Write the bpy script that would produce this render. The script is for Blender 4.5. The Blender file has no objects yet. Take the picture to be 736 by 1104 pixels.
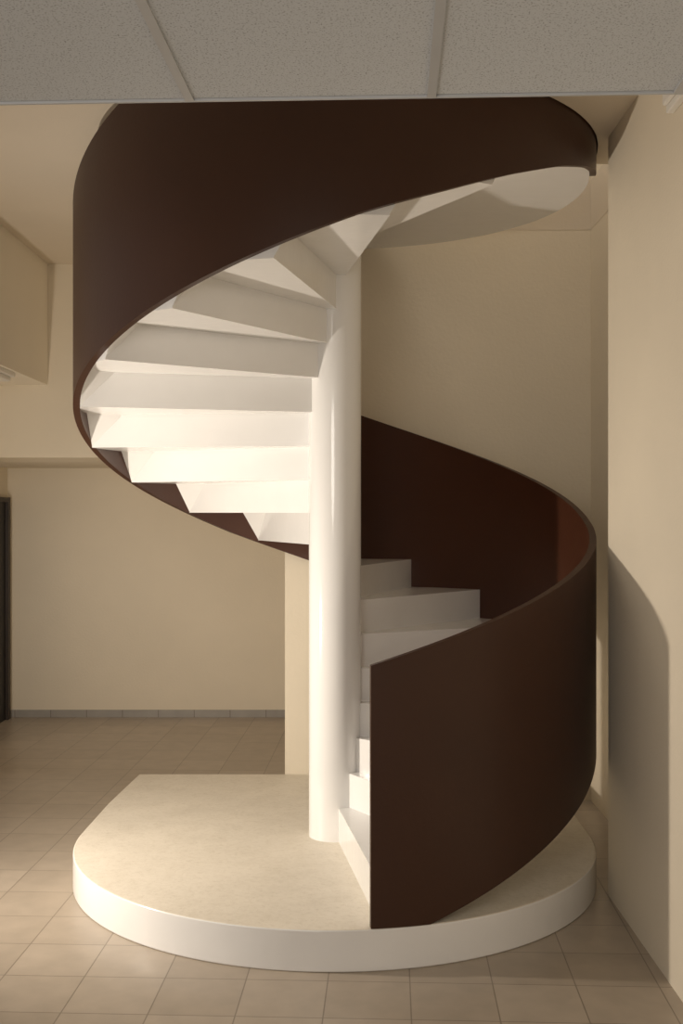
import bpy, bmesh, math
from mathutils import Vector

scene = bpy.context.scene
scene.view_settings.view_transform = 'Standard'
scene.view_settings.look = 'None'
scene.view_settings.exposure = 0.0
COL = scene.collection
rad = math.radians

# ------------------------------------------------------------ helpers
def link(o):
    COL.objects.link(o); return o

def mesh_obj(name, bm, mat=None, loc=(0, 0, 0), rotz=0.0, parent=None, smooth=None):
    bmesh.ops.recalc_face_normals(bm, faces=bm.faces)
    me = bpy.data.meshes.new(name)
    bm.to_mesh(me); bm.free()
    o = bpy.data.objects.new(name, me)
    link(o)
    o.location = loc
    o.rotation_euler = (0, 0, rotz)
    if mat: me.materials.append(mat)
    if parent: o.parent = parent
    if smooth is not None:
        for p in me.polygons: p.use_smooth = True
        me.set_sharp_from_angle(angle=rad(smooth))
    return o

def prism(bm, pts, z0, z1):
    b = [bm.verts.new((x, y, z0)) for x, y in pts]
    t = [bm.verts.new((x, y, z1)) for x, y in pts]
    n = len(pts)
    bm.faces.new(list(reversed(b))); bm.faces.new(t)
    for i in range(n):
        j = (i + 1) % n
        bm.faces.new((b[i], b[j], t[j], t[i]))

def box(bm, x0, x1, y0, y1, z0, z1):
    prism(bm, [(x0, y0), (x1, y0), (x1, y1), (x0, y1)], z0, z1)

def bevel(o, w, seg=2, ang=40):
    m = o.modifiers.new('bevel', 'BEVEL'); m.width = w; m.segments = seg
    m.limit_method = 'ANGLE'; m.angle_limit = rad(ang)

def structure(o): o["kind"] = "structure"; return o

def lin(c):
    return tuple(((v/255)/12.92 if v/255 <= .04045 else ((v/255+.055)/1.055)**2.4) for v in c) + (1,)

def mat_paint(name, col, rough=0.6, var=0.06, nscale=3.0, bump=0.05, bscale=120, spec=0.4, detail=None):
    m = bpy.data.materials.new(name); m.use_nodes = True
    nt = m.node_tree; N = nt.nodes; L = nt.links
    p = N['Principled BSDF']
    p.inputs['Roughness'].default_value = rough
    p.inputs['Specular IOR Level'].default_value = spec
    tc = N.new('ShaderNodeTexCoord')
    n1 = N.new('ShaderNodeTexNoise'); n1.inputs['Scale'].default_value = nscale
    n1.inputs['Detail'].default_value = 6
    L.new(tc.outputs['Object'], n1.inputs['Vector'])
    r = N.new('ShaderNodeValToRGB')
    c = lin(col)
    r.color_ramp.elements[0].position = 0.3; r.color_ramp.elements[1].position = 0.7
    r.color_ramp.elements[0].color = tuple(v*(1-var) for v in c[:3]) + (1,)
    r.color_ramp.elements[1].color = tuple(min(1, v*(1+var)) for v in c[:3]) + (1,)
    L.new(n1.outputs['Fac'], r.inputs['Fac'])
    L.new(r.outputs['Color'], p.inputs['Base Color'])
    n2 = N.new('ShaderNodeTexNoise'); n2.inputs['Scale'].default_value = bscale
    n2.inputs['Detail'].default_value = 4
    L.new(tc.outputs['Object'], n2.inputs['Vector'])
    b = N.new('ShaderNodeBump'); b.inputs['Strength'].default_value = bump; b.inputs['Distance'].default_value = 0.01
    L.new(n2.outputs['Fac'], b.inputs['Height'])
    L.new(b.outputs['Normal'], p.inputs['Normal'])
    return m

M_wall = mat_paint('wall_cream_plaster', (234, 223, 202), 0.75, 0.03, 1.5, 0.12, 60)
M_ceil = mat_paint('ceiling_plaster', (226, 214, 195), 0.8, 0.03, 1.5, 0.1, 60)
M_beam = mat_paint('beam_plaster_lightened', (248, 240, 224), 0.8, 0.02, 1.5, 0.1, 60)  # extra brightness put into the colour; little light reaches the beam face
M_white = mat_paint('white_stair_paint', (241, 240, 238), 0.16, 0.015, 6, 0.08, 14, 0.6)
M_col = mat_paint('white_gloss_column', (241, 240, 238), 0.1, 0.01, 4, 0.015, 10, 0.7)
M_brown = mat_paint('dark_brown_lacquer', (64, 40, 28), 0.42, 0.08, 2, 0.05, 60, 0.35)
M_inner = mat_paint('brown_lacquer_warm_lit', (74, 43, 29), 0.32, 0.08, 2, 0.05, 60, 0.4)  # warm light on the inner face painted in as a redder brown
M_dark = mat_paint('dark_door_paint', (30, 26, 24), 0.5, 0.1, 6, 0.03, 80)
M_frame = mat_paint('door_frame_paint', (60, 50, 42), 0.5, 0.1, 6, 0.03, 80)
M_tbar = mat_paint('white_metal_grid', (188, 189, 190), 0.4, 0.02, 6, 0.01, 80)
M_plast = mat_paint('white_plastic', (240, 236, 228), 0.4, 0.02, 6, 0.01, 80)

# platform: white, screed-like worn top
def mat_platform():
    m = mat_paint('platform_paint', (234, 226, 211), 0.5, 0.04, 3, 0.08, 60)
    nt = m.node_tree; N = nt.nodes; L = nt.links
    p = N['Principled BSDF']
    src = p.inputs['Base Color'].links[0].from_socket
    tc = N.new('ShaderNodeTexCoord')
    last = src
    for sc, lo, hi, fac, col in ((6, 0.3, 0.54, 0.45, (0.80, 0.77, 0.71, 1)), (45, 0.38, 0.5, 0.5, (0.76, 0.73, 0.68, 1))):
        n = N.new('ShaderNodeTexNoise'); n.inputs['Scale'].default_value = sc; n.inputs['Detail'].default_value = 12
        n.inputs['Roughness'].default_value = 0.85
        L.new(tc.outputs['Object'], n.inputs['Vector'])
        r = N.new('ShaderNodeValToRGB')
        r.color_ramp.elements[0].position = lo; r.color_ramp.elements[0].color = col
        r.color_ramp.elements[1].position = hi; r.color_ramp.elements[1].color = (1, 1, 1, 1)
        L.new(n.outputs['Fac'], r.inputs['Fac'])
        mx = N.new('ShaderNodeMixRGB'); mx.blend_type = 'MULTIPLY'; mx.inputs['Fac'].default_value = fac
        L.new(last, mx.inputs['Color1']); L.new(r.outputs['Color'], mx.inputs['Color2'])
        last = mx.outputs['Color']
    L.new(last, p.inputs['Base Color'])
    return m
M_plat = mat_platform()

def mat_tiles(name, c1, c2, cm, w, h, mortar):
    m = bpy.data.materials.new(name); m.use_nodes = True
    nt = m.node_tree; N = nt.nodes; L = nt.links
    p = N['Principled BSDF']
    tc = N.new('ShaderNodeTexCoord')
    br = N.new('ShaderNodeTexBrick')
    br.offset = 0.0; br.squash = 1.0
    br.inputs['Scale'].default_value = 1.0
    br.inputs['Brick Width'].default_value = w
    br.inputs['Row Height'].default_value = h
    br.inputs['Mortar Size'].default_value = mortar
    br.inputs['Mortar Smooth'].default_value = 0.3
    br.inputs['Color1'].default_value = lin(c1)
    br.inputs['Color2'].default_value = lin(c2)
    br.inputs['Mortar'].default_value = lin(cm)
    L.new(tc.outputs['Object'], br.inputs['Vector'])
    n = N.new('ShaderNodeTexNoise'); n.inputs['Scale'].default_value = 9; n.inputs['Detail'].default_value = 8
    L.new(tc.outputs['Object'], n.inputs['Vector'])
    r = N.new('ShaderNodeValToRGB')
    r.color_ramp.elements[0].position = 0.3; r.color_ramp.elements[0].color = (0.9, 0.9, 0.9, 1)
    r.color_ramp.elements[1].position = 0.7; r.color_ramp.elements[1].color = (1.03, 1.03, 1.03, 1)
    L.new(n.outputs['Fac'], r.inputs['Fac'])
    mx = N.new('ShaderNodeMixRGB'); mx.blend_type = 'MULTIPLY'; mx.inputs['Fac'].default_value = 1
    L.new(br.outputs['Color'], mx.inputs['Color1']); L.new(r.outputs['Color'], mx.inputs['Color2'])
    L.new(mx.outputs['Color'], p.inputs['Base Color'])
    p.inputs['Roughness'].default_value = 0.34
    b = N.new('ShaderNodeBump'); b.inputs['Strength'].default_value = 0.15; b.inputs['Distance'].default_value = 0.002
    b.invert = True
    L.new(br.outputs['Fac'], b.inputs['Height']); L.new(b.outputs['Normal'], p.inputs['Normal'])
    return m
M_floor = mat_tiles('floor_tiles', (174, 161, 145), (184, 171, 155), (138, 126, 112), 0.305, 0.305, 0.0028)
M_base = mat_tiles('skirting_tiles', (166, 161, 154), (172, 167, 160), (134, 127, 118), 0.305, 5.0, 0.004)

def mat_ctile():
    m = bpy.data.materials.new('mineral_fibre_tile'); m.use_nodes = True
    nt = m.node_tree; N = nt.nodes; L = nt.links
    p = N['Principled BSDF']; p.inputs['Roughness'].default_value = 0.9
    tc = N.new('ShaderNodeTexCoord')
    n = N.new('ShaderNodeTexNoise'); n.inputs['Scale'].default_value = 225; n.inputs['Detail'].default_value = 2
    L.new(tc.outputs['Object'], n.inputs['Vector'])
    r = N.new('ShaderNodeValToRGB')
    r.color_ramp.elements[0].position = 0.33; r.color_ramp.elements[0].color = lin((150, 153, 156))
    r.color_ramp.elements[1].position = 0.43; r.color_ramp.elements[1].color = lin((204, 208, 212))
    L.new(n.outputs['Fac'], r.inputs['Fac'])
    L.new(r.outputs['Color'], p.inputs['Base Color'])
    b = N.new('ShaderNodeBump'); b.inputs['Strength'].default_value = 0.2; b.inputs['Distance'].default_value = 0.002
    L.new(n.outputs['Fac'], b.inputs['Height']); L.new(b.outputs['Normal'], p.inputs['Normal'])
    return m
M_ctile = mat_ctile()

# ------------------------------------------------------------ dimensions
R = 1.25
Z0 = 0.162           # platform height
RISE = 0.163
DA = 21.0
TH0 = -78.4
THK = 0.05
ZC = 3.452           # main ceiling
YB = 4.03            # far back wall
XL = -2.81
ZTOP = 6.2

def interp(t, tab):
    if t <= tab[0][0]: return tab[0][1]
    for (ta, va), (tb, vb) in zip(tab, tab[1:]):
        if t <= tb: return va + (vb-va)*(t-ta)/(tb-ta)
    return tab[-1][1]

# ------------------------------------------------------------ floor
bm = bmesh.new(); box(bm, -6, 3.2, -5, 6.2, -0.1, 0)
structure(mesh_obj('floor', bm, M_floor, loc=(-0.0189, -1.3224, 0), rotz=rad(-2.5)))

# ------------------------------------------------------------ walls
bm = bmesh.new(); box(bm, XL, -0.31, YB, YB+0.15, 0, 2.12)
structure(mesh_obj('wall_back', bm, M_wall))
bm = bmesh.new(); box(bm, -0.31, 1.54, 1.275, YB+0.15, 0, ZTOP)       # stair bay wall, two storeys
structure(mesh_obj('wall_stair', bm, M_wall))
bm = bmesh.new()
prism(bm, [(1.245, -5.4), (1.75, -5.4), (1.75, YB), (1.54, YB), (1.54, 1.275), (1.54, -0.36), (1.247, -0.39)], 0, ZC)
prism(bm, [(1.54, -2.8), (1.75, -2.8), (1.75, YB), (1.54, YB)], ZC, ZTOP)
structure(mesh_obj('wall_right', bm, M_wall))
bm = bmesh.new(); box(bm, XL-0.15, XL, 0.6, YB+0.15, 0, ZC)
structure(mesh_obj('wall_left', bm, M_wall))
bm = bmesh.new(); box(bm, XL, -0.31, 2.21, YB+0.15, 2.12, ZC)
structure(mesh_obj('wall_bulkhead', bm, M_wall))
bm = bmesh.new(); box(bm, XL, -1.99, 0.2, 2.21, 2.62, ZC)
structure(mesh_obj('wall_beam', bm, M_beam))
bm = bmesh.new(); box(bm, XL+0.001, -0.311, YB-0.012, YB, 0, 0.062)
structure(mesh_obj('baseboard_back', bm, M_base))

# door on left wall
bm = bmesh.new(); box(bm, XL, XL+0.02, 3.02, 3.90, 0.0, 1.83)
structure(mesh_obj('door_1', bm, M_dark))
bm = bmesh.new()
box(bm, XL, XL+0.045, 3.90, 3.96, 0, 1.87); box(bm, XL, XL+0.045, 2.96, 3.02, 0, 1.87)
box(bm, XL, XL+0.045, 3.02, 3.90, 1.83, 1.87)
structure(mesh_obj('trim_1', bm, M_frame))

# ------------------------------------------------------------ main ceiling with stair opening
bm = bmesh.new()
x0, x1, y0, y1 = -2.96, 1.75, -2.80, 2.3
RH = 1.258
CX, CY = 1.539, 1.274
def rh(a):
    d = math.degrees(a) % 360
    if d < 90.01 or d > 359.9:
        c, s = math.cos(a), math.sin(a)
        lim = 1e9
        if c > 1e-6: lim = min(lim, CX/c)
        if s > 1e-6: lim = min(lim, CY/s)
        return lim
    return RH - interp(d, [(115, 0), (150, 0.3), (222, 0.3), (227, 0)])
angs = [2*math.pi*i/144 for i in range(144)] + [math.atan2(y, x) % (2*math.pi) for x in (x0, x1) for y in (y0, y1)]
angs += [rad(222), rad(227), math.atan2(CY, CX), rad(359.8)]
angs = sorted(set(round(a, 6) for a in angs))
def edge_pt(a):
    c, s = math.cos(a), math.sin(a); t = 1e9
    if c > 1e-9: t = min(t, x1/c)
    if c < -1e-9: t = min(t, x0/c)
    if s > 1e-9: t = min(t, y1/s)
    if s < -1e-9: t = min(t, y0/s)
    return c*t, s*t
rings = []
for z in (ZC, ZC+0.3):
    rings.append(([bm.verts.new((rh(a)*math.cos(a), rh(a)*math.sin(a), z)) for a in angs],
                  [bm.verts.new((*edge_pt(a), z)) for a in angs]))
n = len(angs)
for i in range(n):
    j = (i+1) % n
    (ib, ob), (it, ot) = rings
    bm.faces.new((ib[i], ib[j], ob[j], ob[i]))
    bm.faces.new((it[i], ot[i], ot[j], it[j]))
    bm.faces.new((ib[i], it[i], it[j], ib[j]))
    bm.faces.new((ob[i], ob[j], ot[j], ot[i]))
structure(mesh_obj('ceiling', bm, M_ceil))
# upper storey shell
bm = bmesh.new(); box(bm, x0, x1, y0, y1, ZTOP, ZTOP+0.1)
structure(mesh_obj('ceiling_upper', bm, M_ceil))
bm = bmesh.new(); box(bm, x0, -0.31, y1-0.1, y1, ZC+0.3, ZTOP)
structure(mesh_obj('wall_upper', bm, M_wall))

# ------------------------------------------------------------ suspended ceiling (nearer, lower)
CZ = 2.77
P0 = (0.254, -2.72); A = rad(-2.5)
bm = bmesh.new(); box(bm, -3.4, 1.02, -2.8, -0.012, CZ+0.004, CZ+0.03)
structure(mesh_obj('ceiling_suspended', bm, M_ctile, loc=(P0[0], P0[1], 0), rotz=A))
bm = bmesh.new(); box(bm, -3.4, 1.02, -0.008, 0.0, CZ-0.002, ZC)
structure(mesh_obj('trim_2', bm, M_tbar, loc=(P0[0], P0[1], 0), rotz=A))
k = 3
for i in range(-5, 2):
    bm = bmesh.new(); box(bm, 0.6*i-0.011, 0.6*i+0.011, -2.8, -0.008, CZ-0.002, CZ+0.004)
    structure(mesh_obj('trim_%d' % k, bm, M_tbar, loc=(P0[0], P0[1], 0), rotz=A)); k += 1
for j in range(1, 4):
    bm = bmesh.new(); box(bm, -3.4, 1.02, -0.62*j-0.012-0.02, -0.62*j+0.012-0.02, CZ-0.0025, CZ+0.0035)
    structure(mesh_obj('trim_%d' % k, bm, M_tbar, loc=(P0[0], P0[1], 0), rotz=A)); k += 1

# ------------------------------------------------------------ platform
pts = [(1.25, 1.27), (-1.19, 1.27), (-1.235, 0.6)]
for i in range(97):
    a = math.pi + math.pi*i/96
    pts.append((R*math.cos(a), R*math.sin(a)))
bm = bmesh.new(); prism(bm, pts, 0, Z0)
plat = mesh_obj('stair_platform', bm, M_plat, smooth=30)
plat.data.materials.append(M_white)
for f in plat.data.polygons:
    if abs(f.normal.z) < 0.5: f.material_index = 1
bevel(plat, 0.006)
plat["label"] = "low white painted platform with rounded front under the spiral staircase"
plat["category"] = "platform"

# ------------------------------------------------------------ staircase
stair = bpy.data.objects.new('spiral_staircase', None); link(stair)
stair.location = (0, 0, Z0)
stair["label"] = "white spiral staircase with dark brown balustrade and round column"
stair["category"] = "staircase"

def P(r, a): return (r*math.cos(rad(a)), r*math.sin(rad(a)))
RI, RO = 0.115, 1.2185
T = 0.035
ZS = 3.16

bm = bmesh.new()
NS = 96
prism(bm, [(0.128*math.cos(2*math.pi*i/NS), 0.128*math.sin(2*math.pi*i/NS)) for i in range(NS)], 0, 3.6)
mesh_obj('column', bm, M_col, parent=stair, smooth=40)["label"] = "glossy white round central column"

def arc(r, a, b, n):
    return [P(r, a+(b-a)*i/n) for i in range(n+1)]

ti, to = math.degrees(T/RI), math.degrees(T/RO)
for k in range(21):
    a = TH0 + DA*k; b = a + DA
    if k == 0: a -= 3.2
    zt = RISE*(k+1); zb = RISE*k - (THK if k else 0)
    zu = zt-THK
    if k == 19: zb, zu = 3.047, ZS
    if k == 20: zb, zu = ZS, ZS
    bm = bmesh.new()
    prism(bm, [P(RI, a), P(RO, a), P(RO, a+to), P(RI, a+ti)], zb, zt)
    prism(bm, arc(RO, a+to, b, 8) + [P(RI, b), P(RI, a+ti)], zu, zt)
    if k and k < 19:
        # triangular folded gusset closing the outer corner under the tread
        zu += 0.002
        pa = P(RO, a+to*0.9)
        vA = bm.verts.new((*pa, zb)); vD = bm.verts.new((*pa, zu))
        q = P(RO-0.17, a+to*0.9)
        vB = bm.verts.new((*q, zu)); vC = bm.verts.new((*P(RO, a+to+4.5), zu))
        bm.faces.new((vA, vB, vC)); bm.faces.new((vA, vD, vB)); bm.faces.new((vA, vC, vD)); bm.faces.new((vB, vD, vC))
    mesh_obj('step', bm, M_white, parent=stair)
a = TH0+21*DA
bm = bmesh.new(); prism(bm, arc(1.2185, a, 455, 40) + [P(RI, 455), P(RI, a)], ZS, 3.59)
land = mesh_obj('landing', bm, M_white, parent=stair, smooth=40)

# balustrade
def pitch(t): return RISE*(t-TH0)/DA
def zbot(t):
    if t <= 275: return max(0.001, pitch(t) - interp(t, [(-40, 0.044), (0, 0.056), (60, 0.07), (120, 0.075), (150, 0.055), (185, 0.03), (275, 0.02)]))
    return interp(t, [(275, pitch(275)-0.02), (290, 2.825), (305, 2.935), (320, 3.035), (335, 3.115), (345, 3.157), (352, 3.18), (364, 3.30)])
def ztop(t):
    return min(4.54, pitch(t) + interp(t, [(-84, 1.04), (0, 0.93), (83, 0.91), (372, 0.91)]))
bm = bmesh.new()
ths = []
t = -83.4
while t < 363: ths.append(t); t += 1.8
ths.append(364)
prev = None
for t in ths:
    zb, zt = zbot(t), ztop(t)
    cur = [bm.verts.new((*P(1.25, t), zb)), bm.verts.new((*P(1.25, t), zt)),
           bm.verts.new((*P(1.2186, t), zt)), bm.verts.new((*P(1.2186, t), zb))]
    if prev:
        for i in range(4):
            j = (i+1) % 4
            f = bm.faces.new((prev[i], prev[j], cur[j], cur[i]))
            if i == 2: f.material_index = 1
    else: bm.faces.new(cur)
    prev = cur
bm.faces.new(prev)
bal = mesh_obj('balustrade', bm, M_brown, parent=stair, smooth=40)
bal.data.materials.append(M_inner)
bal["label"] = "dark brown solid curved balustrade panel"

# ------------------------------------------------------------ small fixtures
lamp = bpy.data.objects.new('ceiling_lamp', None); link(lamp)
lamp.location = (-2.14, 1.26, 2.62)
lamp["label"] = "flat white rectangular lamp fixed under the cream beam"; lamp["category"] = "lamp"
bm = bmesh.new(); box(bm, -0.12, 0.13, -0.35, 0.26, -0.03, 0)
o = mesh_obj('lamp_housing', bm, M_plast, parent=lamp); bevel(o, 0.006)
bm = bmesh.new(); box(bm, -0.10, 0.11, -0.32, 0.23, -0.06, -0.03)
o = mesh_obj('lamp_diffuser', bm, M_plast, parent=lamp); bevel(o, 0.008)

em = bpy.data.objects.new('emergency_light', None); link(em)
em.location = (1.246, -1.5, 3.2)
em["label"] = "small white box light mounted high on the cream wall"; em["category"] = "light fixture"
bm = bmesh.new(); box(bm, -0.03, 0, -0.13, 0.10, 0, 0.14)
o = mesh_obj('light_housing', bm, M_plast, parent=em); bevel(o, 0.006)
bm = bmesh.new(); box(bm, -0.05, -0.03, -0.11, 0.08, 0.02, 0.12)
o = mesh_obj('light_diffuser', bm, M_plast, parent=em); bevel(o, 0.008)

# ------------------------------------------------------------ lights
def area(name, loc, target, size, power, col, spread=180):
    l = bpy.data.lights.new(name, 'AREA'); l.shape = 'DISK'; l.size = size; l.energy = power; l.color = col
    l.spread = rad(spread)
    o = bpy.data.objects.new(name, l); link(o); o.location = loc
    o.rotation_euler = (Vector(target)-Vector(loc)).to_track_quat('-Z', 'Y').to_euler()
    return o
area('lamp_main', (-2.1, -1.04, 0.98), (0.2, 0.3, 1.25), 0.12, 44, (1.0, 0.885, 0.75), 165)
area('lamp_fill', (-0.9, -5.8, 2.3), (-0.1, 0.5, 1.9), 1.4, 30, (1.0, 0.925, 0.84))
area('fill_back_left', (-2.55, 1.7, 1.45), (-1.2, 4.0, 0.9), 0.4, 3.5, (1.0, 0.89, 0.78), 110)  # added fill outside the frame, brightens the back-left wall
area('fill_upper', (0.75, 0.6, 6.0), (1.1, 0.8, 0), 0.3, 22, (1.0, 0.91, 0.8))  # added unseen fill, lights the stair opening and the corner strip
w = bpy.data.worlds.new('world'); scene.world = w; w.use_nodes = True
bg = w.node_tree.nodes['Background']
bg.inputs['Color'].default_value = (1.0, 0.91, 0.82, 1); bg.inputs['Strength'].default_value = 0.43

# ------------------------------------------------------------ camera
cam = bpy.data.cameras.new('camera'); co = bpy.data.objects.new('camera', cam); link(co)
cam.sensor_fit = 'VERTICAL'; cam.sensor_height = 24; cam.sensor_width = 16
cam.lens = 24*1204/1104
co.location = (0.032, -5.48, 1.746); co.rotation_euler = (rad(90), 0, 0)
cam.clip_start = 0.05
scene.camera = co
